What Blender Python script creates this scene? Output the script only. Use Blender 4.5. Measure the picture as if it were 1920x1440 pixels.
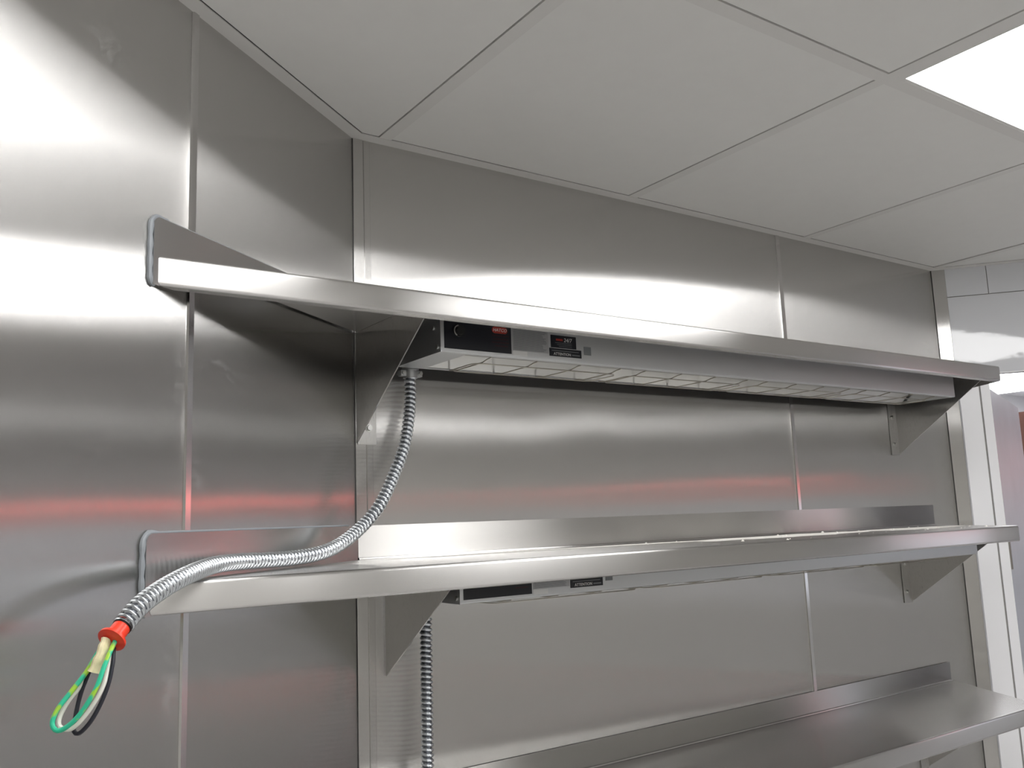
import bpy, math, random
from mathutils import Vector, Matrix

for o in list(bpy.data.objects): bpy.data.objects.remove(o)
random.seed(4)
scene = bpy.context.scene
COL = scene.collection
H = 2.44                                   # ceiling height

# ------------------------------------------------------------------ camera
YAW, PITCH, ROLL = math.radians(34.89), math.radians(8.69), math.radians(-2.10)
CAM = Vector((-0.653, -1.4185, H - 0.7004))
fwd = Vector((math.sin(YAW)*math.cos(PITCH), math.cos(YAW)*math.cos(PITCH), math.sin(PITCH)))
right0 = Vector((math.cos(YAW), -math.sin(YAW), 0)); up0 = right0.cross(fwd)
right = right0*math.cos(ROLL) + up0*math.sin(ROLL); up = up0*math.cos(ROLL) - right0*math.sin(ROLL)
cd = bpy.data.cameras.new('camera'); cam = bpy.data.objects.new('camera', cd); COL.objects.link(cam)
cd.sensor_width = 36; cd.lens = 1670.4/1920*36; cd.clip_start = 0.02
M = Matrix((right, up, -fwd)).transposed().to_4x4(); M.translation = CAM
cam.matrix_world = M
scene.camera = cam

# ------------------------------------------------------------------ world, exposure
w = bpy.data.worlds.new('world'); scene.world = w; w.use_nodes = True
w.node_tree.nodes['Background'].inputs[0].default_value = (0.8, 0.85, 0.9, 1)
w.node_tree.nodes['Background'].inputs[1].default_value = 0.0
scene.view_settings.view_transform = 'Standard'; scene.view_settings.look = 'None'
scene.view_settings.gamma = 1; scene.view_settings.use_curve_mapping = False
scene.view_settings.exposure = 0.38
TROFFER = 9.0        # radiance of the ceiling panels
HALL = 6.0          # radiance of the panel in the passage behind the door

# ------------------------------------------------------------------ layout numbers
TH = math.radians(53.42); PH = math.radians(40.36); L = 1.896
TANL = math.tan(TH)
def W(t, off=0.0):          # point on the left wall, t from the corner, off into the room
    return (-math.sin(TH)*t + math.cos(TH)*off, -math.cos(TH)*t - math.sin(TH)*off)
def V(t, off=0.0):          # point on the right wall, off into the room
    return (L + math.sin(PH)*t - math.cos(PH)*off, -math.cos(PH)*t - math.sin(PH)*off)
A0, TILE, YB, BAR = 0.0436, 0.6096, -0.657, 0.024     # ceiling grid
ROOM = [(0, 0), (L, 0), V(4.0), (V(4.0)[0], -6.0), (W(3.5)[0], -6.0), W(3.5)]

# ------------------------------------------------------------------ materials
MATS = {}
def newmat(name):
    m = bpy.data.materials.new(name); m.use_nodes = True; MATS[name] = m
    nt = m.node_tree; return m, nt, nt.nodes['Principled BSDF']
def node(nt, t, **kw):
    n = nt.nodes.new(t)
    for k, v in kw.items(): setattr(n, k, v)
    return n
def plain(name, col, rough=0.5, metal=0.0, spec=0.5, noise=None, bump=None, coat=0.0):
    m, nt, b = newmat(name)
    b.inputs['Base Color'].default_value = (*col, 1); b.inputs['Roughness'].default_value = rough
    b.inputs['Metallic'].default_value = metal; b.inputs['Specular IOR Level'].default_value = spec
    b.inputs['Coat Weight'].default_value = coat
    if noise or bump:
        geo = node(nt, 'ShaderNodeNewGeometry'); nz = node(nt, 'ShaderNodeTexNoise')
        nz.inputs['Scale'].default_value = (noise or bump)[0]; nz.inputs['Detail'].default_value = 4
        nt.links.new(geo.outputs['Position'], nz.inputs['Vector'])
        if noise:
            mx = node(nt, 'ShaderNodeMix', data_type='RGBA')
            mx.inputs[6].default_value = (*[c*(1-noise[1]) for c in col], 1)
            mx.inputs[7].default_value = (*[min(1, c*(1+noise[1])) for c in col], 1)
            nt.links.new(nz.outputs['Fac'], mx.inputs[0]); nt.links.new(mx.outputs[2], b.inputs['Base Color'])
        if bump:
            bp = node(nt, 'ShaderNodeBump'); bp.inputs['Strength'].default_value = bump[1]; bp.inputs['Distance'].default_value = bump[2]
            nt.links.new(nz.outputs['Fac'], bp.inputs['Height']); nt.links.new(bp.outputs['Normal'], b.inputs['Normal'])
    return m
def emit(name, col, strength):
    m, nt, b = newmat(name)
    b.inputs['Base Color'].default_value = (*col, 1)
    b.inputs['Emission Color'].default_value = (*col, 1); b.inputs['Emission Strength'].default_value = strength
    return m
def steel(name, grain, col=(0.60, 0.59, 0.575), rough=0.25, aniso=1.0, grain_scale=600, wave=0.0, smears=(), scratch=0.0):
    """brushed stainless: reflections spread across the grain direction"""
    m, nt, b = newmat(name); lk = nt.links.new
    b.inputs['Metallic'].default_value = 1.0
    geo = node(nt, 'ShaderNodeNewGeometry')
    cr = node(nt, 'ShaderNodeVectorMath', operation='CROSS_PRODUCT'); cr.inputs[1].default_value = grain
    nm = node(nt, 'ShaderNodeVectorMath', operation='NORMALIZE')
    lk(geo.outputs['Normal'], cr.inputs[0]); lk(cr.outputs[0], nm.inputs[0]); lk(nm.outputs[0], b.inputs['Tangent'])
    b.inputs['Anisotropic'].default_value = aniso
    # fine streaks along the grain
    mp = node(nt, 'ShaderNodeMapping')
    mp.inputs['Scale'].default_value = tuple(grain_scale*(0.02 if g else 1.0) for g in grain)
    nz = node(nt, 'ShaderNodeTexNoise'); nz.inputs['Detail'].default_value = 3
    lk(geo.outputs['Position'], mp.inputs['Vector']); lk(mp.outputs[0], nz.inputs['Vector'])
    mr = node(nt, 'ShaderNodeMapRange'); mr.inputs[3].default_value = rough*0.93; mr.inputs[4].default_value = rough*1.07
    lk(nz.outputs['Fac'], mr.inputs[0])
    cx = node(nt, 'ShaderNodeMix', data_type='RGBA')
    cx.inputs[6].default_value = (*[c*0.93 for c in col], 1); cx.inputs[7].default_value = (*[min(1, c*1.07) for c in col], 1)
    lk(nz.outputs['Fac'], cx.inputs[0])
    if smears:                                   # dried adhesive wiped over the sheet, at fixed places
        acc = None
        for (c, r) in smears:
            sb = node(nt, 'ShaderNodeVectorMath', operation='SUBTRACT'); sb.inputs[1].default_value = c
            dv = node(nt, 'ShaderNodeVectorMath', operation='DIVIDE'); dv.inputs[1].default_value = r
            ln = node(nt, 'ShaderNodeVectorMath', operation='LENGTH')
            lk(geo.outputs['Position'], sb.inputs[0]); lk(sb.outputs[0], dv.inputs[0]); lk(dv.outputs[0], ln.inputs[0])
            f = node(nt, 'ShaderNodeMapRange'); f.inputs[1].default_value = 1.0; f.inputs[2].default_value = 0.3
            lk(ln.outputs['Value'], f.inputs[0])
            if acc is None: acc = f.outputs[0]
            else:
                a = node(nt, 'ShaderNodeMath', operation='MAXIMUM'); lk(acc, a.inputs[0]); lk(f.outputs[0], a.inputs[1]); acc = a.outputs[0]
        n2 = node(nt, 'ShaderNodeTexNoise'); n2.inputs['Scale'].default_value = 45; n2.inputs['Detail'].default_value = 6; n2.inputs['Distortion'].default_value = 1.5
        lk(geo.outputs['Position'], n2.inputs['Vector'])
        r2 = node(nt, 'ShaderNodeMapRange'); r2.inputs[1].default_value = 0.48; r2.inputs[2].default_value = 0.66
        lk(n2.outputs['Fac'], r2.inputs[0])
        k = node(nt, 'ShaderNodeMath', operation='MULTIPLY'); lk(acc, k.inputs[0]); lk(r2.outputs[0], k.inputs[1])
        k2 = node(nt, 'ShaderNodeMath', operation='MULTIPLY'); k2.inputs[1].default_value = 0.15; lk(k.outputs[0], k2.inputs[0])
        iv = node(nt, 'ShaderNodeMath', operation='SUBTRACT'); iv.inputs[0].default_value = 1.0; lk(k2.outputs[0], iv.inputs[1])
        lk(iv.outputs[0], b.inputs['Metallic'])
        c2 = node(nt, 'ShaderNodeMix', data_type='RGBA'); c2.inputs[7].default_value = (0.66, 0.66, 0.68, 1)
        lk(k2.outputs[0], c2.inputs[0]); lk(cx.outputs[2], c2.inputs[6]); lk(c2.outputs[2], b.inputs['Base Color'])
    else:
        lk(cx.outputs[2], b.inputs['Base Color'])
    lk(mr.outputs[0], b.inputs['Roughness'])
    nsock = geo.outputs['Normal']
    if wave:                                     # gentle oil-canning of the thin sheet
        n3 = node(nt, 'ShaderNodeTexNoise'); n3.inputs['Scale'].default_value = 2.2; n3.inputs['Detail'].default_value = 1
        lk(geo.outputs['Position'], n3.inputs['Vector'])
        bp = node(nt, 'ShaderNodeBump'); bp.inputs['Strength'].default_value = 1.0; bp.inputs['Distance'].default_value = wave
        lk(n3.outputs['Fac'], bp.inputs['Height']); nsock = bp.outputs['Normal']
    if scratch:                                  # hairline scratches along the grain tilt the surface across it
        sc = node(nt, 'ShaderNodeVectorMath', operation='SCALE'); sc.inputs['Scale'].default_value = 7919.0
        lk(geo.outputs['Position'], sc.inputs[0])
        wn = node(nt, 'ShaderNodeTexWhiteNoise', noise_dimensions='3D'); lk(sc.outputs[0], wn.inputs['Vector'])
        def mth(op, a, b_=None):
            n = node(nt, 'ShaderNodeMath', operation=op)
            for i, v in enumerate((a, b_)):
                if v is None: continue
                if isinstance(v, (int, float)): n.inputs[i].default_value = v
                else: lk(v, n.inputs[i])
            return n.outputs[0]
        v = mth('MULTIPLY', mth('SUBTRACT', wn.outputs['Value'], 0.5), 1.96)
        sl = mth('MULTIPLY', mth('DIVIDE', v, mth('SQRT', mth('SUBTRACT', 1.0, mth('MULTIPLY', v, v)))), scratch)
        ts = node(nt, 'ShaderNodeVectorMath', operation='SCALE'); lk(nm.outputs[0], ts.inputs[0]); lk(sl, ts.inputs['Scale'])
        ad = node(nt, 'ShaderNodeVectorMath', operation='ADD'); lk(nsock, ad.inputs[0]); lk(ts.outputs[0], ad.inputs[1])
        nn = node(nt, 'ShaderNodeVectorMath', operation='NORMALIZE'); lk(ad.outputs[0], nn.inputs[0]); nsock = nn.outputs[0]
    if wave or scratch: lk(nsock, b.inputs['Normal'])
    return m

ZV, XV = (0, 0, 1), (1, 0, 0)
def lwp(t, z): x, y = W(t); return (x, y, H+z)
STEEL_L = steel('brushed_steel_left', ZV, rough=0.16, scratch=0.30, wave=0.003, smears=[
    (lwp(0.452, -0.50), (0.02, 0.02, 0.06)), (lwp(0.36, -0.485), (0.06, 0.06, 0.03)), (lwp(0.415, -0.62), (0.012, 0.012, 0.07)),
    (lwp(0.585, -0.13), (0.05, 0.05, 0.035)), (lwp(0.46, -0.86), (0.03, 0.03, 0.10)), (lwp(0.36, -0.90), (0.02, 0.02, 0.05))])
STEEL_B = steel('brushed_steel_back', ZV, rough=0.16, scratch=0.30, wave=0.003)
STEEL_X = steel('brushed_steel_shelf', XV, rough=0.25)
STEEL_BR = steel('brushed_steel_bracket', ZV, col=(0.54, 0.53, 0.515), rough=0.28)
STEEL_STRIP = plain('bright_steel_strip', (0.62, 0.61, 0.60), rough=0.14, metal=1.0)
STEEL_DOOR = plain('satin_door_steel', (0.55, 0.575, 0.61), rough=0.42, metal=1.0, noise=(6, 0.12))
ALU = plain('heater_aluminium', (0.62, 0.63, 0.64), rough=0.42, metal=1.0)
REFLECT = plain('bright_reflector', (0.62, 0.62, 0.61), rough=0.32, metal=1.0)
BOLT = plain('zinc_bolt', (0.6, 0.6, 0.58), rough=0.3, metal=1.0)
ZINC = plain('galvanised_armor', (0.62, 0.65, 0.68), rough=0.3, metal=1.0)
ZINC_SHADE = plain('armor_gap_shade', (0.16, 0.17, 0.19), rough=0.5, metal=1.0)  # dark copy of the armor zinc, groove shade held in its colour
ELEMENT = plain('dull_element', (0.34, 0.32, 0.30), rough=0.5, metal=1.0)
WIRE = plain('guard_wire', (0.46, 0.44, 0.39), rough=0.3, metal=1.0)
CAULK = plain('grey_caulk', (0.26, 0.28, 0.30), rough=0.45)
TILEM = plain('ceiling_tile_vinyl', (0.80, 0.795, 0.775), rough=0.6, noise=(25, 0.02), bump=(400, 0.15, 0.0004))
GRID = plain('white_grid_paint', (0.74, 0.73, 0.71), rough=0.45)
PLENUM = plain('dark_plenum', (0.05, 0.05, 0.05), rough=0.9)
WHITE_P = plain('glossy_white_panel', (0.70, 0.71, 0.74), rough=0.04, spec=0.5, bump=(4.0, 0.35, 0.004))
WHITE_J = plain('white_painted_frame', (0.82, 0.82, 0.84), rough=0.35)
GROUT = plain('grey_joint', (0.30, 0.29, 0.28), rough=0.8)
WALLP = plain('cream_paint', (0.74, 0.73, 0.70), rough=0.6, noise=(3, 0.05))
WALLD = plain('dark_backing', (0.2, 0.2, 0.2), rough=0.8)
FLOORM = plain('quarry_floor', (0.66, 0.65, 0.635), rough=0.45, noise=(8, 0.15))
BLACKP = plain('black_print', (0.012, 0.013, 0.018), rough=0.3)
BLACKK = plain('black_knob', (0.02, 0.02, 0.02), rough=0.35)
REDP = plain('red_print', (0.40, 0.04, 0.025), rough=0.5)
DREDP = plain('dark_red_print', (0.045, 0.008, 0.010), rough=0.5)
WHITEP = plain('white_print', (0.75, 0.75, 0.74), rough=0.5)
GREYP = plain('grey_print', (0.16, 0.17, 0.18), rough=0.5)
PLATE = plain('info_plate', (0.46, 0.46, 0.47), rough=0.4, metal=0.6)
LBLGREY = plain('small_grey_sticker', (0.20, 0.21, 0.22), rough=0.5)
REDPL = plain('red_plastic', (0.80, 0.045, 0.015), rough=0.35)
WIREW = plain('white_insulation', (0.76, 0.75, 0.68), rough=0.4)
WIREB = plain('black_insulation', (0.018, 0.018, 0.028), rough=0.35)
TAPE = plain('masking_tape', (0.74, 0.67, 0.42), rough=0.6, noise=(120, 0.12), bump=(150, 0.6, 0.002))
DUST = plain('white_plaster_dust', (0.80, 0.78, 0.73), rough=0.9, noise=(90, 0.1))
BROWN = plain('brown_wood', (0.12, 0.045, 0.028), rough=0.5, noise=(10, 0.2))
LIGHTM = emit('light_panel', (1.0, 0.995, 0.99), TROFFER)
HALLM = emit('hall_light_panel', (0.95, 0.98, 1.0), HALL)
LIGHT_DIM = emit('older_light_panel', (1.0, 0.995, 0.99), TROFFER*0.62)
BOARDM = emit('white_panel_glow', (0.84, 0.88, 1.0), 0.6)
REDH = emit('red_band_glow', (1.0, 0.22, 0.20), 0.9)
REDL = emit('red_box_glow', (1.0, 0.20, 0.18), 6.5)
WIREG, nt, b = newmat('green_yellow_insulation')
geo = node(nt, 'ShaderNodeNewGeometry'); wv = node(nt, 'ShaderNodeTexNoise'); wv.inputs['Scale'].default_value = 55
nt.links.new(geo.outputs['Position'], wv.inputs['Vector'])
rp = node(nt, 'ShaderNodeValToRGB'); rp.color_ramp.elements[0].position = 0.56; rp.color_ramp.elements[1].position = 0.63
rp.color_ramp.elements[0].color = (0.03, 0.52, 0.30, 1); rp.color_ramp.elements[1].color = (0.35, 0.62, 0.05, 1)
nt.links.new(wv.outputs['Fac'], rp.inputs[0]); nt.links.new(rp.outputs[0], b.inputs['Base Color']); b.inputs['Roughness'].default_value = 0.4

# ------------------------------------------------------------------ mesh helpers
ORG = {}
def link(o, parent=None, label=None, cat=None, kind=None, group=None):
    COL.objects.link(o)
    if parent is not None: o.parent = parent
    if label: o['label'] = label
    if cat: o['category'] = cat
    if kind: o['kind'] = kind
    if group: o['group'] = group
    return o
def thing(name, loc, label, cat, group=None):
    o = bpy.data.objects.new(name, None); o.location = loc; o.empty_display_size = 0.05
    link(o, None, label, cat, None, group); ORG[o.name] = Vector(loc); return o
class MB:
    def __init__(s): s.v = []; s.f = []
    def add(s, vs, fs):
        n = len(s.v); s.v += [tuple(v) for v in vs]; s.f += [tuple(i+n for i in f) for f in fs]; return s
    def box(s, x0, x1, y0, y1, z0, z1):
        return s.prism([(x0, y0), (x1, y0), (x1, y1), (x0, y1)], z0, z1)
    def prism(s, poly, z0, z1):          # polygon in plan, counter-clockwise
        n = len(poly)
        a = sum(poly[i][0]*poly[(i+1) % n][1]-poly[(i+1) % n][0]*poly[i][1] for i in range(n))
        if a < 0: poly = poly[::-1]
        vs = [(x, y, z0) for x, y in poly]+[(x, y, z1) for x, y in poly]
        fs = [tuple(range(n))[::-1], tuple(range(n, 2*n))]+[(i, (i+1) % n, n+(i+1) % n, n+i) for i in range(n)]
        return s.add(vs, fs)
    def extrude(s, pts, d):              # any planar polygon of 3D points, swept by d
        n = len(pts); P = [Vector(p) for p in pts]; d = Vector(d)
        nr = Vector((0, 0, 0))
        for i in range(n): nr += P[i].cross(P[(i+1) % n])
        if nr.dot(d) > 0: P = P[::-1]
        vs = P+[p+d for p in P]
        fs = [tuple(range(n)), tuple(range(n, 2*n))[::-1]]+[(i, n+i, n+(i+1) % n, (i+1) % n) for i in range(n)]
        return s.add(vs, fs)
    def sweepx(s, prof, xl, xr):         # closed (y, z) profile swept along x between two end lines
        n = len(prof)
        a = sum(prof[i][0]*prof[(i+1) % n][1]-prof[(i+1) % n][0]*prof[i][1] for i in range(n))
        if a < 0: prof = prof[::-1]
        vs = [(xl(y), y, z) for y, z in prof]+[(xr(y), y, z) for y, z in prof]
        fs = [tuple(range(n))[::-1], tuple(range(n, 2*n))]+[(i, (i+1) % n, n+(i+1) % n, n+i) for i in range(n)]
        return s.add(vs, fs)
    def tube(s, path, r, seg=8, rfun=None, caps=True):
        P = [Vector(p) for p in path]; n = len(P); base = len(s.v)
        T = [(P[min(i+1, n-1)]-P[max(i-1, 0)]).normalized() for i in range(n)]
        u = T[0].orthogonal().normalized(); vs = []
        for i in range(n):
            u = (u-T[i]*u.dot(T[i])).normalized(); v = T[i].cross(u)
            for k in range(seg):
                a = 2*math.pi*k/seg; rr = rfun(i, a) if rfun else (r[i] if isinstance(r, (list, tuple)) else r)
                vs.append(P[i]+(u*math.cos(a)+v*math.sin(a))*rr)
        fs = [(i*seg+k, i*seg+(k+1) % seg, (i+1)*seg+(k+1) % seg, (i+1)*seg+k) for i in range(n-1) for k in range(seg)]
        if caps: fs += [tuple(range(seg))[::-1], tuple(range((n-1)*seg, n*seg))]
        return s.add(vs, fs)
    def build(s, name, mat, parent=None, smooth=0.6, **kw):
        org = ORG.get(parent.name, Vector((0, 0, 0))) if parent is not None else Vector(kw.pop('org', (0, 0, 0)))
        me = bpy.data.meshes.new(name)
        me.from_pydata([tuple(Vector(v)-org) for v in s.v], [], s.f); me.update()
        if smooth:
            me.polygons.foreach_set('use_smooth', [True]*len(me.polygons)); me.set_sharp_from_angle(angle=smooth)
        me.materials.append(mat)
        o = bpy.data.objects.new(name, me)
        if parent is None: o.location = org
        link(o, parent, **kw); ORG[o.name] = org
        return o
def spline(pts, step=0.004):
    """Catmull-Rom through the points, resampled at even spacing"""
    P = [Vector(p) for p in pts]; P = [P[0]*2-P[1]]+P+[P[-1]*2-P[-2]]; out = []
    for i in range(1, len(P)-2):
        for k in range(40):
            t = k/40; a, b, c, d = P[i-1:i+3]
            out.append(0.5*((2*b)+(c-a)*t+(2*a-5*b+4*c-d)*t*t+(3*b-a-3*c+d)*t**3))
    out.append(P[-2]); res = [out[0]]; acc = 0
    for i in range(1, len(out)):
        seg = (out[i]-out[i-1]).length
        while acc+seg >= step and seg > 0:
            f = (step-acc)/seg; q = out[i-1].lerp(out[i], f); res.append(q)
            out[i-1] = q; seg = (out[i]-q).length; acc = 0
        acc += seg
    return res
def clip(poly, region):
    """clip a convex polygon by a convex region (both in plan)"""
    n = len(region); a = sum(region[i][0]*region[(i+1) % n][1]-region[(i+1) % n][0]*region[i][1] for i in range(n))
    if a < 0: region = region[::-1]
    out = list(poly)
    for i in range(n):
        (ax, ay), (bx, by) = region[i], region[(i+1) % n]
        sd = lambda p: (bx-ax)*(p[1]-ay)-(by-ay)*(p[0]-ax)
        src, out = out, []
        for j in range(len(src)):
            p, q = src[j], src[(j+1) % len(src)]; sp, sq = sd(p), sd(q)
            if sp >= 0: out.append(p)
            if sp*sq < 0:
                t = sp/(sp-sq); out.append((p[0]+(q[0]-p[0])*t, p[1]+(q[1]-p[1])*t))
        if not out: return []
    ok = []
    for p in out:
        if not ok or math.hypot(p[0]-ok[-1][0], p[1]-ok[-1][1]) > 1e-4: ok.append(p)
    area = sum(ok[i][0]*ok[(i+1) % len(ok)][1]-ok[(i+1) % len(ok)][0]*ok[i][1] for i in range(len(ok)))/2 if len(ok) > 2 else 0
    return ok if abs(area) > 4e-4 else []

# ------------------------------------------------------------------ structure: floor, ceiling
def shrink(poly, d):
    n = len(poly); c = (sum(p[0] for p in poly)/n, sum(p[1] for p in poly)/n); res = []
    lines = []
    for i in range(n):
        (ax, ay), (bx, by) = poly[i], poly[(i+1) % n]; l = math.hypot(bx-ax, by-ay); nx, ny = (by-ay)/l, -(bx-ax)/l
        if nx*(c[0]-ax)+ny*(c[1]-ay) < 0: nx, ny = -nx, -ny
        lines.append((nx, ny, nx*ax+ny*ay+d))
    for i in range(n):
        a, b_, c_ = lines[i-1]; p, q, r = lines[i]; det = a*q-p*b_
        res.append(((c_*q-r*b_)/det, (a*r-p*c_)/det))
    return res
MB().prism([(-6, -7), (7, -7), (7, 3), (-6, 3)], -0.05, 0).build('floor', FLOORM, smooth=0, kind='structure', label='brown kitchen floor below the shelves')
ceil = MB().prism([(p[0], p[1]) for p in shrink(ROOM, -0.1)], H+0.05, H+0.10).build('ceiling', PLENUM, smooth=0, kind='structure', label='white suspended tile ceiling')
INNER = shrink(ROOM, 0.024)
ROWS = [(YB+BAR, 0.2)]
y = YB
for k in range(5): ROWS.append((y-1.2192+BAR, y)); y -= 1.2192
TROFF = {(-1, 1), (1, 1), (-2, 4), (2, 4)}
def xr_of(k): return A0+TILE*k+BAR, A0+TILE*(k+1)
for k in range(-5, 8):
    x0, x1 = xr_of(k)
    for r, (y0, y1) in enumerate(ROWS):
        if (k, r) in TROFF: continue
        g = 0.0085 if k == 2 else 0.0028
        poly = clip([(x0, y0), (x1-g, y0), (x1-g, y1-(g if r else 0)), (x0, y1-(g if r else 0))], shrink(ROOM, 0.0262))
        if poly: MB().prism(poly, H+0.001, H+0.014).build('ceiling_tile', TILEM, ceil, smooth=0)
for k in range(-5, 8):
    x = A0+TILE*k; poly = clip([(x, -6.2), (x+BAR, -6.2), (x+BAR, 0.1), (x, 0.1)], INNER)
    if poly: MB().prism(poly, H, H+0.012).build('tee_bar', GRID, ceil, smooth=0)
for r, (y0, y1) in enumerate(ROWS[1:]):
    for k in range(-5, 8):
        x0, x1 = xr_of(k); poly = clip([(x0, y1), (x1, y1), (x1, y1+BAR), (x0, y1+BAR)], INNER)
        if poly: MB().prism(poly, H, H+0.012).build('cross_tee_bar', GRID, ceil, smooth=0)
for i in range(len(ROOM)):                       # angle trim where ceiling meets wall
    o0, o1 = ROOM[i], ROOM[(i+1) % len(ROOM)]; n0, n1 = INNER[i], INNER[(i+1) % len(ROOM)]
    MB().prism([o0, o1, n1, n0], H-0.0008, H+0.0012).build('wall_angle', GRID, ceil, smooth=0)

# troffers
def troffer(k, r, label, mat, group):
    x0, x1 = xr_of(k); y0, y1 = ROWS[r]
    t = thing('ceiling_light', ((x0+x1)/2, (y0+y1)/2, H), label, 'light', group)
    fw = 0.016
    f = MB()
    f.box(x0, x1, y0, y0+fw, H+0.0005, H+0.02); f.box(x0, x1, y1-0.006, y1, H+0.0005, H+0.02)
    f.box(x0, x0+fw, y0+fw, y1-0.006, H+0.0005, H+0.02); f.box(x1-fw, x1, y0+fw, y1-0.006, H+0.0005, H+0.02)
    f.build('light_frame', GRID, t, smooth=0)
    MB().box(x0+fw, x1-fw, y0+fw, y1-0.006, H+0.004, H+0.008).build('diffuser', mat, t, smooth=0)
    return t
troffer(1, 1, 'bright white rectangular light panel in the tile ceiling', LIGHTM, 'ceiling light panels')
for (k, r), lb in (((-1, 1), 'light panel beside the left steel wall, mirrored as the upper bright band'), ((-2, 4), 'far light panel behind the camera on the left side of the kitchen'), ((2, 4), 'far light panel behind the camera on the right side of the kitchen')):
    troffer(k, r, lb, LIGHT_DIM if r == 1 else LIGHTM, 'ceiling light panels')

# ------------------------------------------------------------------ walls
def wall_seg(pt, t0, t1, o0, o1, z0, z1, mb=None):
    mb = mb or MB(); return mb.prism([pt(t0, o0), pt(t1, o0), pt(t1, o1), pt(t0, o1)], z0, z1)
B = lambda t, off=0.0: (t, -off)
# back wall
wb = wall_seg(B, -0.1, L+0.1, -0.12, -0.003, 0, H+0.05).build('wall_back', WALLD, smooth=0, kind='structure', label='back wall clad in brushed stainless steel sheets')
wall_seg(B, 0.0222, 1.1776, -0.003, 0, 0, H).build('steel_panel', STEEL_B, wb, smooth=0)
wall_seg(B, 1.190, L-0.004, -0.003, 0, 0, H).build('steel_panel', STEEL_B, wb, smooth=0)
MB().prism([(1.1776, 0), (1.1788, -0.0022), (1.1888, -0.0022), (1.190, 0)], 0, H).build('divider_strip', STEEL_STRIP, wb, smooth=0.3)
MB().prism([(0.0016, 0.002), (0.0016, -0.0012), (0.0022, -0.0016), (0.021, -0.0012), (0.0222, 0.0)], 0, H-0.001).build('corner_trim', STEEL_B, wb, smooth=0.3)
MB().prism([(0.0222, 0), (0.0232, -0.0012), (0.0345, -0.0004), (0.0350, 0)], 0, H-0.001).build('panel_edge_trim', STEEL_B, wb, smooth=0.3)
# left wall
wl = wall_seg(W, 0.0, 3.55, -0.12, -0.003, 0, H+0.05).build('wall_left', WALLD, smooth=0, kind='structure', label='angled side wall clad in brushed stainless steel sheets')
wall_seg(W, 0.0005, 0.4275, -0.003, 0, 0, H).build('steel_panel', STEEL_L, wl, smooth=0)
wall_seg(W, 0.4405, 1.66, -0.003, 0, 0, H).build('steel_panel', STEEL_L, wl, smooth=0)
wall_seg(W, 1.673, 3.5, -0.003, 0, 0, H).build('steel_panel', STEEL_L, wl, smooth=0)
for t0 in (0.4275, 1.660):
    MB().prism([W(t0, 0), W(t0+0.0015, 0.0026), W(t0+0.0115, 0.0026), W(t0+0.013, 0)], 0, H-0.001).build('divider_strip', STEEL_STRIP, wl, smooth=0.3)
# right wall with the door opening
DT0, DT1, DZ = 0.122, 1.06, H-0.322
wr = MB()
wall_seg(V, 0.0, DT0, -0.14, -0.004, 0, H+0.05, wr); wall_seg(V, DT0, DT1, -0.03, -0.004, DZ+0.004, H+0.05, wr); wall_seg(V, DT1, 4.05, -0.14, -0.004, 0, H+0.05, wr)
wr = wr.build('wall_right', GROUT, smooth=0, kind='structure', label='white panelled wall with a door opening at the right')
ZJ = H-0.087; g = 0.0012
for a, b_ in ((0.0375, 0.1505), (0.1505, 0.7605), (0.7605, 1.3705), (1.3705, 1.9805), (1.9805, 2.59), (2.59, 3.2), (3.2, 4.0)):
    wall_seg(V, a+g if a > 0.1 else a, b_-g, -0.004, 0, ZJ+g, H).build('wall_panel', WHITE_P, wr, smooth=0)
wall_seg(V, 0.0375, DT1+0.06, -0.004, 0, DZ, ZJ-g).build('wall_panel', WHITE_P, wr, smooth=0)
wall_seg(V, 0.0375, DT0-0.08, -0.004, 0, 0, DZ).build('wall_panel', WHITE_P, wr, smooth=0)
wall_seg(V, DT1+0.06, 4.0, -0.004, 0, 0, ZJ-g).build('wall_panel', WHITE_P, wr, smooth=0)
MB().prism([V(0, 0), V(0.0005, 0.0018), V(0.036, 0.0014), V(0.0375, 0)], 0, H-0.001).build('corner_trim', STEEL_B, wr, smooth=0.3)
# door frame (white)
tr = wall_seg(V, 0.0395, 0.0925, 0, 0.006, 0, DZ).build('trim_1', WHITE_J, smooth=0, kind='structure', label='white door casing beside the steel corner')
wall_seg(V, 0.0925, 0.0975, -0.003, 0.0015, 0, DZ).build('casing_groove', GROUT, tr, smooth=0)
wall_seg(V, 0.0975, DT0, -0.14, 0.005, 0, DZ).build('door_jamb', WHITE_J, tr, smooth=0)
wall_seg(V, DT1, DT1+0.06, -0.14, 0.005, 0, DZ).build('door_jamb', WHITE_J, tr, smooth=0)
wall_seg(V, DT0, DT1, -0.03, -0.001, DZ-0.004, DZ+0.002).build('door_head', WHITE_J, tr, smooth=0)
# steel door leaf, swung out into the passage
hx, hy = V(DT0+0.006, -0.03); dd = Vector((math.cos(math.radians(20)), math.sin(math.radians(20)), 0)); dn = Vector((-dd.y, dd.x, 0))
def leaf(s, o): return (hx+dd.x*s+dn.x*o, hy+dd.y*s+dn.y*o)
door = MB().prism([leaf(0, 0), leaf(0.72, 0), leaf(0.72, 0.04), leaf(0, 0.04)], 0.01, H-0.365).build('door_1', STEEL_DOOR, smooth=0, kind='structure', label='grey steel door leaf swung open at the right edge')
for z in (0.25, 1.05, 1.55):
    MB().tube([(*V(DT0+0.003, -0.012), z), (*V(DT0+0.003, -0.012), z+0.10)], 0.007, 10).build('hinge', ELEMENT, door)
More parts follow.
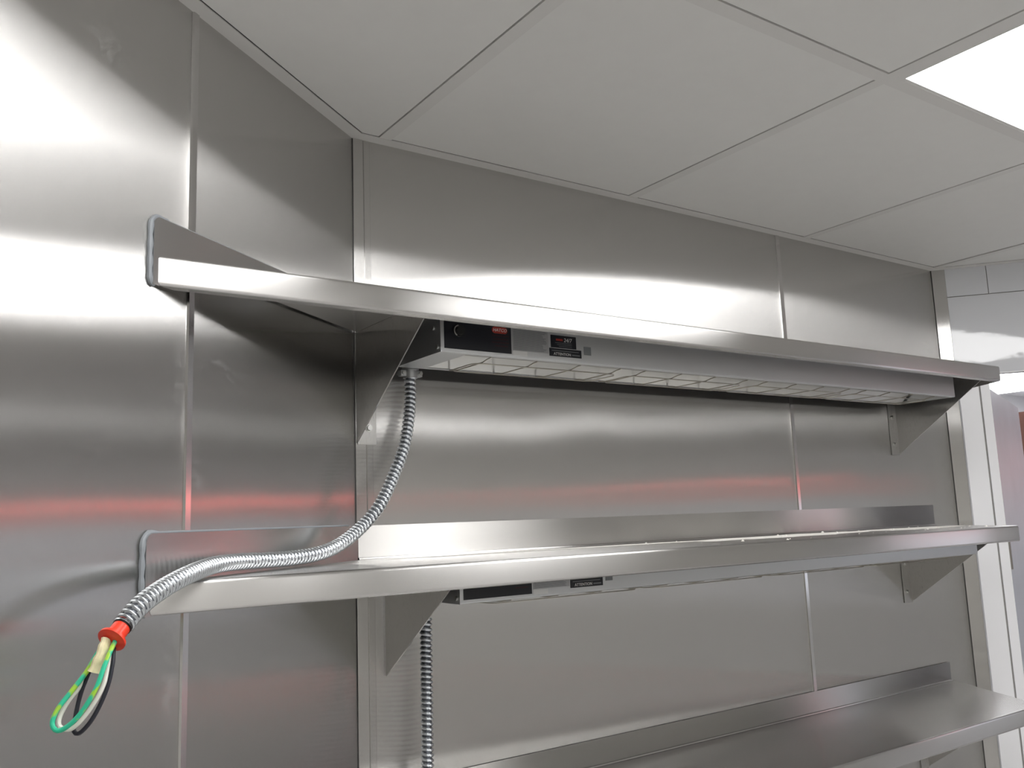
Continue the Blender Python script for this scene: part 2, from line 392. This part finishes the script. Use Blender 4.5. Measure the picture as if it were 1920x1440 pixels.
# other walls of the kitchen and the passage outside
P2, P3, P4, P5 = ROOM[2], ROOM[3], ROOM[4], ROOM[5]
MB().prism([P2, P3, (P3[0]+0.1, P3[1]), (P2[0]+0.1, P2[1])], 0, H+0.05).build('wall_far_side', WALLP, smooth=0, kind='structure', label='cream far side wall of the kitchen')
MB().prism([P3, P4, (P4[0], P4[1]-0.1), (P3[0], P3[1]-0.1)], 0, H+0.05).build('wall_front', WALLP, smooth=0, kind='structure', label='cream wall behind the camera')
MB().prism([P4, P5, (P5[0]-0.1, P5[1]), (P4[0]-0.1, P4[1])], 0, H+0.05).build('wall_near_side', WALLP, smooth=0, kind='structure', label='cream near side wall of the kitchen')
hb = MB(); hb.box(2.05, 6.0, 1.6, 1.7, 0, H+0.4); hb.box(5.9, 6.0, -3.6, 1.6, 0, H+0.4)
MB().box(2.05, 6.0, 1.6, 1.7, 0, H+0.4).build('wall_passage_back', WHITE_J, smooth=0, kind='structure', label='bright white wall of the passage beyond the door')
MB().box(5.9, 6.0, -3.2, 1.6, 0, H+0.4).build('wall_passage_end', WHITE_J, smooth=0, kind='structure', label='white end wall of the passage')
MB().prism([(1.95, 0.12), (2.05, 0.12), (2.05, 1.7), (1.95, 1.7)], 0, H+0.4).build('wall_passage_side', WHITE_J, smooth=0, kind='structure', label='white side wall of the passage')
MB().prism([(1.9, 0.0), (6.0, -3.7), (6.0, 1.7), (1.9, 1.7)], H+0.02, H+0.10).build('ceiling_passage', WHITE_J, smooth=0, kind='structure', label='white ceiling of the passage')
pl = thing('ceiling_light', (4.1, 1.0, H), 'blown-out light panel over the passage, glimpsed above the steel door', 'light')
MB().box(2.9, 5.3, 0.5, 1.55, H+0.004, H+0.02).build('light_frame', GRID, pl, smooth=0)
MB().box(2.93, 5.27, 0.53, 1.52, H, H+0.004).build('diffuser', HALLM, pl, smooth=0)
cb = thing('tall_cabinet', (3.8, 0.74, 0), 'dark brown tall cabinet in the passage past the door edge', 'cabinet')
MB().box(3.42, 4.2, 0.47, 1.0, 0.06, 2.13).build('cabinet_body', BROWN, cb, smooth=0)
MB().box(3.40, 3.42, 0.48, 0.73, 0.09, 2.10).build('cabinet_door', BROWN, cb, smooth=0)
MB().box(3.40, 3.42, 0.74, 0.99, 0.09, 2.10).build('cabinet_door', BROWN, cb, smooth=0)
MB().box(3.45, 4.17, 0.50, 0.97, 0, 0.06).build('plinth', BLACKK, cb, smooth=0)
# red glowing box added out of frame at the passage end, for the red reflection
rb = thing('red_glow_box', (5.87, -0.35, H-0.47), 'long red glowing box added unseen at the passage end, mirrored in the steel', 'glow box')
MB().box(5.85, 5.90, -0.85, 0.15, H-0.505, H-0.445).build('glow_box_case', GRID, rb, smooth=0)
MB().box(5.845, 5.85, -0.84, 0.14, H-0.495, H-0.455).build('glow_box_face', REDL, rb, smooth=0)

mbd = thing('glow_panel', (*V(1.72, 0.02), H-1.14), 'unseen glowing white panel with a red top band added on the white wall, mirrored in the back wall', 'glow panel')  # glowing panel added out of frame for the pale and red reflections
wall_seg(V, 1.15, 2.3, 0.001, 0.035, H-1.14, H-0.54).build('glow_panel_case', GRID, mbd, smooth=0)
wall_seg(V, 1.17, 2.28, 0.035, 0.038, H-1.12, H-0.645).build('glow_panel_face', BOARDM, mbd, smooth=0)
wall_seg(V, 1.17, 2.28, 0.035, 0.039, H-0.640, H-0.56).build('glow_panel_red_band', REDH, mbd, smooth=0)

# ------------------------------------------------------------------ shelves
D = 0.305
def xl(y, off=0.0068): return y*TANL + off/math.cos(TH)
def xrt(y): return 1.780 + 0.541*y
def shelf(zt, name, label, splash_h, end_h, brackets, flip):
    t = thing(name, (0.7, -0.15, zt), label, 'shelf', 'stainless wall shelves')
    th = 0.0016
    MB().sweepx([(-0.0015, zt-th), (-0.0015, zt), (-D+0.006, zt), (-D+0.006, zt-th)], xl, xrt).build('shelf_deck', STEEL_X, t)
    # folded front lip with a rounded nose and a return underneath
    R = 0.005; out = [(-D+0.006, zt)]; inn = [(-D+0.006, zt-th)]
    for k in range(7):
        a = math.pi/2*k/6; cy, cz = -D+R, zt-R
        out.append((cy-R*math.sin(a), cz+R*math.cos(a))); inn.append((cy-(R-th)*math.sin(a), cz+(R-th)*math.cos(a)))
    zb = zt-0.038
    for k in range(7):
        a = math.pi/2*k/6; cy, cz = -D+R, zb+R
        out.append((cy-R*math.cos(a), cz-R*math.sin(a))); inn.append((cy-(R-th)*math.cos(a), cz-(R-th)*math.sin(a)))
    out.append((-D+0.016, zb)); inn.append((-D+0.016, zb+th))
    MB().sweepx(out+inn[::-1], xl, xrt).build('front_lip', STEEL_X, t)
    # turned-down right end
    MB().prism([(xrt(-0.002), -0.002), (xrt(-D+0.003), -D+0.003), (xrt(-D+0.003)-0.0018, -D+0.003), (xrt(-0.002)-0.0018, -0.002)], zb, zt-0.0005).build('end_lip', STEEL_X, t, smooth=0)
    MB().box(0.003, 1.765, -0.0042, -0.0024, zt, zt+splash_h).build('backsplash', STEEL_X, t, smooth=0)
    MB().tube([(0.003, -0.0055, zt+0.001), (1.765, -0.0055, zt+0.001)], 0.0028, 8).build('corner_fold', STEEL_X, t)
    # upstand along the angled wall, rounded at its free top corner, with a bead of caulk behind it
    def up3(s, off, z): x, y = W(s, off); return (x, y, z)
    TE = D/math.cos(TH)-0.001; rc = 0.011
    prof = [(0.004, zt-0.001), (0.004, zt+end_h)]+[(TE-rc+rc*math.sin(math.pi/2*k/6), zt+end_h-rc+rc*math.cos(math.pi/2*k/6)) for k in range(7)]+[(TE, zt-0.038), (TE-0.012, zt-0.038), (TE-0.012, zt-0.001)]
    nv = Vector((math.cos(TH), -math.sin(TH), 0))
    MB().extrude([up3(s, 0.0050, z) for s, z in prof], nv*0.0016).build('end_upstand', STEEL_X, t, smooth=0.5)
    bead = [up3(0.03+(TE-rc-0.034)*j/12, 0.0026, zt+end_h+0.0008) for j in range(13)]+[up3(TE-rc+(rc+0.002)*math.sin(math.pi/2*k/6), 0.0026, zt+end_h-rc+(rc+0.001)*math.cos(math.pi/2*k/6)) for k in range(7)]+[up3(TE+0.0024, 0.0026, zt+0.030), up3(TE+0.0024, 0.0026, zt+0.018), up3(TE+0.0024, 0.0026, zt+0.006), up3(TE+0.0022, 0.0026, zt-0.008), up3(TE+0.002, 0.0026, zt-0.022), up3(TE+0.001, 0.0026, zt-0.033), up3(TE-0.008, 0.0026, zt-0.040)]
    bead = spline(bead, 0.006)
    n0 = max(1, int(len(bead)*0.80)); rr = [0.0018 if i < n0 else 0.0034+0.0006*math.sin(i*1.7) for i in range(len(bead))]
    MB().tube(bead, rr, 8).build('caulk_bead', CAULK, t)
    for side, xb in enumerate(brackets):
        sg = flip[side]; zp = zt-th-0.0004; zbot = zt-0.196
        MB().extrude([(xb, -0.0032, zp), (xb, -0.278, zp), (xb, -0.274, zp-0.006), (xb, -0.0032, zbot)], (0.002, 0, 0)).build('bracket_plate', STEEL_BR, t, smooth=0)
        if sg == 0: continue
        f0, f1 = (xb+0.002, xb+0.037) if sg > 0 else (xb-0.035, xb)
        fl = MB().box(f0, f1, -0.0032, -0.0012, zbot-0.003, zp-0.057).build('bracket_flange', STEEL_BR, t, smooth=0)
        MB().box(min(f0, f1), max(f0, f1), -0.26, -0.01, zp-0.0018, zp).build('bracket_top_flange', STEEL_BR, t, smooth=0)
        for zz in (zbot+0.026, zbot+0.10):
            bx = (f0+f1)/2+0.003*sg
            bo = MB().tube([(bx, -0.003, zz), (bx, -0.0045, zz)], 0.0068, 14).tube([(bx, -0.0044, zz), (bx, -0.0085, zz)], 0.0046, 6)
            bo.build('bolt', BOLT, fl)
    return t
ZT1, ZT2, ZT3 = H-0.3622, H-0.7575, H-1.1785
shelf(ZT1, 'wall_shelf', 'topmost steel wall shelf just below the ceiling', 0.050, 0.049, (0.003, 1.630), (1, -1))
sh2 = shelf(ZT2, 'wall_shelf', 'middle steel wall shelf with the cable lying across its left end', 0.057, 0.057, (0.052, 1.620), (0, -1))
shelf(ZT3, 'wall_shelf', 'lowest steel wall shelf at the bottom right, seen from above', 0.050, 0.050, (0.052, 1.620), (0, -1))

# ------------------------------------------------------------------ strip heaters
def textmesh(body, size, mat, name, parent, origin, shear=0.0):
    cu = bpy.data.curves.new('lettering', 'FONT'); cu.body = body; cu.size = size; cu.extrude = 0.00012; cu.shear = shear
    cu.align_x = 'CENTER'; cu.align_y = 'CENTER'; cu.resolution_u = 2
    tmp = bpy.data.objects.new('lettering', cu); COL.objects.link(tmp)
    dg = bpy.context.evaluated_depsgraph_get(); me = bpy.data.meshes.new_from_object(tmp.evaluated_get(dg))
    bpy.data.objects.remove(tmp); bpy.data.curves.remove(cu)
    for v in me.vertices:
        x, y_, z = v.co; v.co = (origin[0]+x, origin[1]-z, origin[2]+y_)
    org = ORG[parent.name]
    for v in me.vertices: v.co = v.co-org
    me.materials.clear(); me.materials.append(mat)
    o = bpy.data.objects.new(name, me); link(o, parent); ORG[o.name] = org; return o
def heater(x0, zt, label):
    LEN = 1.512; x1 = x0+LEN; yf, yk = -0.2115, -0.0585; z1 = zt-0.0042; z0 = zt-0.0685; th = 0.0012
    t = thing('strip_heater', ((x0+x1)/2, -0.135, z1), label, 'heater', 'infrared strip heaters')
    # folded housing: front, top, back and narrow bottom flanges
    R = 0.003
    prof_o = [(yf+0.010, z0)]+[(yf+R-R*math.sin(math.pi/2*k/4), z0+R-R*math.cos(math.pi/2*k/4)) for k in range(5)]+[(yf, z1), (yk, z1), (yk, z0), (yk-0.010, z0)]
    prof_i = [(yk-0.010, z0+th), (yk-th, z0+th), (yk-th, z1-th), (yf+th, z1-th), (yf+th, z0+R), (yf+R, z0+th), (yf+0.010, z0+th)]
    MB().sweepx(prof_o+prof_i, lambda y: x0+0.0016, lambda y: x1-0.0016).build('housing', ALU, t)
    MB().box(x0, x0+0.0016, yf, yk, z0, z1).build('end_cap', ALU, t, smooth=0)
    MB().box(x1-0.0016, x1, yf, yk, z0, z1).build('end_cap', ALU, t, smooth=0)
    MB().box(x0+0.0016, x0+0.052, yf+0.0101, yk-0.0101, z0, z0+th).build('control_box_base', ALU, t, smooth=0)
    MB().box(x0+0.0508, x0+0.052, yf+0.012, yk-0.012, z0+0.0015, z1-0.003).build('control_box_side', ALU, t, smooth=0)
    # sheet reflector, heating rod and its end blocks
    rp = [(yf+0.0105, z0+0.0015), (yf+0.046, z0+0.034), (yf+0.062, z0+0.040), (yk-0.062, z0+0.040), (yk-0.046, z0+0.034), (yk-0.0105, z0+0.0015)]
    MB().sweepx(rp+[(y, z+0.001) for y, z in rp[::-1]], lambda y: x0+0.054, lambda y: x1-0.010).build('reflector', REFLECT, t, smooth=0.4)
    MB().tube([(x0+0.053, -0.135, z0+0.019), (x1-0.011, -0.135, z0+0.019)], 0.0052, 10).build('heating_rod', ELEMENT, t)
    # wire guards hanging under the opening
    n = 4; gl = (LEN-0.12)/n
    for k in range(n):
        a = x0+0.085+k*gl; b_ = a+gl-0.03; za = z0-0.007; ya, yb = yf+0.035, yk-0.035; rc = 0.018; wr_ = 0.0011
        loop = []
        for cx, cy, s in ((b_-rc, yb-rc, 0), (a+rc, yb-rc, 1), (a+rc, ya+rc, 2), (b_-rc, ya+rc, 3)):
            for j in range(5):
                an = math.pi/2*(s+j/4); loop.append((cx+rc*math.cos(an), cy+rc*math.sin(an), za))
        loop.append(loop[0])
        gd = MB().tube(loop, wr_, 6, caps=False)
        for j in range(4):
            x = a+0.016+(b_-a-0.032)*j/3
            gd.tube([(x, yf+0.008, z0-0.0012), (x, yf+0.020, z0-0.002), (x, ya, za+0.002), (x, yb, za+0.002), (x, yk-0.020, z0-0.002), (x, yk-0.008, z0-0.0012)], wr_, 6)
        gd.build('wire_guard', WIRE, t)
    # screws on the left end cap
    for (y, z) in ((yf+0.010, z0+0.009), (yf+0.022, z1-0.022), (yk-0.012, z0+0.010)):
        MB().tube([(x0, y, z), (x0-0.0024, y, z)], 0.0036, 16).build('screw', BOLT, t)
    # control panel with knob and printed badge
    p0, p1, pz0, pz1 = x0+0.0066, x0+0.1370, z0+0.0062, z1-0.003
    yy = yf-0.0006
    pn = MB().box(p0, p1, yy, yf, pz0, pz1).build('control_panel', BLACKP, t, smooth=0, label='black control panel')
    kx, kz = x0+0.033, z0+0.036
    MB().tube([(kx, yy, kz), (kx, yy-0.003, kz)], 0.0095, 20).tube([(kx, yy-0.003, kz), (kx, yy-0.011, kz)], 0.0072, 20).build('knob', BLACKK, pn)
    arc = [(kx+0.0088*math.cos(a), yy-0.0034, kz+0.0088*math.sin(a)) for a in [math.radians(100+i*14) for i in range(11)]]
    MB().tube(arc, 0.0010, 6).build('knob_ring', BOLT, pn)
    lx, lz = x0+0.114, z0+0.0445; oval = []
    for cx, s in ((lx+0.010, -1), (lx-0.010, 1)):
        for j in range(9):
            a = math.pi/2*s+math.pi*j/8; oval.append((cx+0.0055*math.cos(a), yy, lz+0.0055*math.sin(a)))
    bd = MB().extrude(oval, (0, -0.0003, 0)).build('badge', REDP, pn, smooth=0)
    textmesh('HATCO', 0.0078, WHITEP, 'badge_lettering', bd, (lx, yy-0.0004, lz), 0.25)
    ln = MB()
    for i, (a, wd) in enumerate(((0.098, 0.034), (0.101, 0.030), (0.098, 0.034), (0.104, 0.026))):
        ln.box(x0+a, x0+a+wd, yy-0.0002, yy, z0+0.0345-i*0.0058, z0+0.0360-i*0.0058)
    ln.build('panel_print', DREDP, pn, smooth=0)
    # data plate, service sticker, warning strip, small square label
    q0, q1, qz0, qz1 = x0+0.1395, x0+0.2150, z0+0.0130, z1-0.006
    dp = MB().box(q0, q1, yy, yf, qz0, qz1).build('data_plate', PLATE, t, smooth=0, label='silver data plate')
    rows = MB(); z = qz1-0.003
    while z > qz0+0.002:
        rows.box(q0+0.002, q1-0.002-0.012*random.random(), yy-0.00015, yy, z-0.0007, z); z -= 0.0019
    rows.build('plate_print', GREYP, dp, smooth=0)
    MB().box(q0, q0+0.030, yy, yf, z0+0.0045, z0+0.0125).build('barcode_sticker', WHITEP, t, smooth=0)
    s0, s1, sz0, sz1 = x0+0.2210, x0+0.2770, z0+0.0248, z0+0.0470
    st = MB().box(s0, s1, yy, yf, sz0, sz1).build('service_sticker', BLACKP, t, smooth=0)
    MB().box(s0+0.011, s0+0.026, yy-0.0002, yy, sz1-0.0095, sz1-0.0060).build('sticker_print', REDP, st, smooth=0)
    textmesh('24/7', 0.0100, WHITEP, 'sticker_lettering', st, (s0+0.037, yy-0.0002, sz1-0.0080), 0.15)
    ln = MB()
    for i in range(3): ln.box(s0+0.009+0.004*i, s1-0.010, yy-0.0002, yy, sz0+0.0085-i*0.003, sz0+0.0094-i*0.003)
    ln.build('sticker_print', GREYP, st, smooth=0)
    ws = MB().box(x0+0.2170, x0+0.2880, yy, yf, z0+0.0095, z0+0.0236).build('warning_sticker', BLACKP, t, smooth=0)
    textmesh('ATTENTION', 0.0068, WHITEP, 'sticker_lettering', ws, (x0+0.2450, yy-0.0002, z0+0.0138))
    ln = MB().box(x0+0.222, x0+0.282, yy-0.0002, yy, z0+0.0188, z0+0.0202).box(x0+0.2665, x0+0.284, yy-0.0002, yy, z0+0.0125, z0+0.0150)
    ln.build('sticker_print', GREYP, ws, smooth=0)
    MB().box(x0+0.2945, x0+0.3105, yy, yf, z0+0.0165, z0+0.0315).build('square_label', LBLGREY, t, smooth=0)
    return t
heater(0.0530, ZT1, 'long aluminium strip heater hung under the topmost shelf')
heater(0.0760, ZT2, 'long aluminium strip heater hung under the middle shelf, mostly hidden by its lip')

# ------------------------------------------------------------------ flexible conduits
def armor(path, p0, p1, name, parent, R=0.0108):
    """interlocked metal strip wound in a helix: pitch goes from p0 to p1 along the path"""
    P = spline(path, 0.0009); n = len(P); ph = [0.0]
    for i in range(1, n): ph.append(ph[-1]+0.0009/(p0+(p1-p0)*i/n))
    def rf(i, a):
        f = (ph[i]+a/(2*math.pi)) % 1.0
        if f < 0.60: return R-0.0018*(abs(f/0.60*2-1)**2.2)
        return R-0.0018-0.0016*math.sin((f-0.60)/0.40*math.pi)
    SEG = 24
    o = MB().tube(P, R, SEG, rfun=rf, caps=False).build(name, ZINC, parent, smooth=1.2)
    o.data.materials.append(ZINC_SHADE)
    for p in o.data.polygons:                    # shade of the groove put into the colour of its faces
        i, k = divmod(p.index, SEG)
        if (ph[i]+0.5*(ph[min(i+1, n-1)]-ph[i])+(k+0.5)/SEG) % 1.0 > 0.62: p.material_index = 1
    return o, P
def cpt(px, py, depth):         # point seen along the photo's own geometry, used once to lay the cable out
    d = right*((px-960)/1670.4)-up*((py-720)/1670.4)+fwd; return CAM+d*depth
def connector(x, y, z, parent):
    c = MB()
    c.tube([(x, y, z-0.004), (x, y, z+0.010)], 0.0128, 18)
    c.tube([(x, y, z+0.010), (x, y, z+0.014)], 0.0155, 18)
    c.tube([(x, y, z+0.014), (x, y, z+0.032)], 0.0105, 18)
    o = c.build('connector', ALU, parent)
    for s in (-1, 1):
        MB().box(min(x+s*0.011, x+s*0.021), max(x+s*0.011, x+s*0.021), y-0.006, y+0.006, z-0.001, z+0.009).build('clamp_ear', ALU, o, smooth=0)
        MB().tube([(x+s*0.0165, y-0.006, z+0.004), (x+s*0.0165, y-0.010, z+0.004)], 0.0034, 10).build('clamp_screw', BOLT, o)
c1 = thing('flexible_conduit', (0.094, -0.030, H-0.44), 'armored flexible cable drooping from the upper heater, ending in a red bushing', 'cable')
pts = [(0.0950, -0.030, H-0.422), (0.0945, -0.030, H-0.440), (0.0916, -0.033, H-0.493), (0.0735, -0.046, H-0.561), (0.046, -0.056, H-0.617), (0.0125, -0.070, H-0.667),
       cpt(680, 986, 1.44), cpt(640, 1019, 1.385), cpt(600, 1037, 1.325), cpt(550, 1046, 1.27), cpt(500, 1050, 1.215), cpt(450, 1053, 1.16), cpt(400, 1060, 1.095),
       cpt(350, 1079, 1.015), cpt(300, 1107, 0.955), cpt(260, 1138, 0.915), cpt(228, 1176, 0.888)]
arm, P1 = armor(pts, 0.0088, 0.0066, 'metal_armor', c1)
connector(0.0950, -0.030, H-0.440, c1)
e = Vector(P1[-1]); ed = (Vector(P1[-1])-Vector(P1[-12])).normalized()
bs = MB(); path = [e-ed*0.006, e+ed*0.014, e+ed*0.0150, e+ed*0.0155, e+ed*0.0182, e+ed*0.0190]
bs.tube(path, [0.0086, 0.0094, 0.0102, 0.0140, 0.0142, 0.0112], 26)
bushing = bs.build('anti_short_bushing', REDPL, c1, label='red plastic bushing')
MB().tube([e-ed*0.004, e+ed*0.0006], 0.0096, 20).build('cut_end', BLACKK, c1)
b0 = e+ed*0.0188
def wire(name, pxs, d0, r, mat, off):
    pp = [b0-ed*0.010+off]+[cpt(x, y, d) for x, y, d in pxs]+[b0-ed*0.010-off*0.6]
    return MB().tube(spline(pp, 0.003), r, 10).build(name, mat, c1)
ox, oy = right*0.0035, up*0.003
wire('green_wire', [(212, 1210, .868), (196, 1248, .853), (178, 1295, .842), (145, 1345, .835), (112, 1370, .832), (98, 1358, .834), (108, 1330, .840), (135, 1295, .850), (162, 1260, .860), (185, 1222, .872)], 0, 0.0023, WIREG, ox)
wire('white_wire', [(208, 1215, .874), (203, 1250, .866), (192, 1290, .856), (165, 1335, .848), (135, 1366, .842), (113, 1363, .842), (112, 1345, .846), (128, 1315, .852), (152, 1285, .860), (170, 1255, .868), (188, 1222, .876)], 0, 0.0021, WIREW, ox*0.5+oy)
wire('black_wire', [(214, 1215, .876), (211, 1245, .868), (200, 1292, .858), (175, 1345, .850), (150, 1374, .846), (138, 1370, .848), (141, 1345, .852), (150, 1305, .858), (162, 1272, .863), (180, 1235, .872)], 0, 0.0021, WIREB, ox*1.3-oy*0.5)
tp = spline([cpt(200, 1200, .872), cpt(190, 1228, .862), cpt(175, 1262, .856)], 0.004)
tp_m = MB(); nT = len(tp)
tp_m.tube(tp, 0.005, 14, rfun=lambda i, a: (0.0052+0.0014*math.cos(2*a))*(1.0-0.12*math.sin(i*2.1)))
tp_m.build('masking_tape', TAPE, c1, label='cream masking tape wrapped round the wires')
c2 = thing('flexible_conduit', (0.1045, -0.045, H-0.84), 'armored flexible cable hanging straight down behind the bracket of the middle shelf', 'cable')
arm2, P2c = armor([(0.1075, -0.045, H-0.822), (0.1075, -0.045, H-0.86), (0.1065, -0.0455, H-0.98), (0.1050, -0.046, H-1.08), (0.1045, -0.047, H-1.1700)], 0.0088, 0.0080, 'metal_armor', c2)
connector(0.1075, -0.045, H-0.842, c2)

# ------------------------------------------------------------------ plaster dust and crumbs on the middle shelf
d = MB(); rnd = random.Random(11)
def patch(cx, cy, rx, ry, h, n=22):
    ring = [(cx+rx*(0.75+0.35*rnd.random())*math.cos(2*math.pi*k/n), cy+ry*(0.7+0.4*rnd.random())*math.sin(2*math.pi*k/n)) for k in range(n)]
    vs = [(x, y, ZT2+0.0002) for x, y in ring]+[(cx+(x-cx)*0.6, cy+(y-cy)*0.6, ZT2+h) for x, y in ring]+[(cx, cy, ZT2+h*1.1)]
    fs = [(k, (k+1) % n, n+(k+1) % n, n+k) for k in range(n)]+[(n+k, n+(k+1) % n, 2*n) for k in range(n)]
    d.add(vs, fs)
patch(1.02, -0.10, 0.34, 0.075, 0.0010, 40); patch(1.46, -0.12, 0.20, 0.08, 0.0012, 36); patch(0.42, -0.06, 0.40, 0.03, 0.0005, 40)
for k in range(70):
    x = 0.55+1.1*rnd.random(); y = -0.03-0.24*rnd.random(); r = 0.0012+0.0035*rnd.random()**3; hh = r*(0.6+0.6*rnd.random())
    a0 = rnd.random()*6; ring = [(x+r*math.cos(a0+2*math.pi*j/5)*(0.7+0.5*rnd.random()), y+r*math.sin(a0+2*math.pi*j/5)) for j in range(5)]
    d.add([(*p, ZT2+0.0002) for p in ring]+[(x, y, ZT2+hh)], [(j, (j+1) % 5, 5) for j in range(5)])
d.build('plaster_dust', DUST, smooth=0, kind='stuff', label='white plaster dust and crumbs scattered on the middle shelf', cat='dust', org=(1.0, -0.12, ZT2))
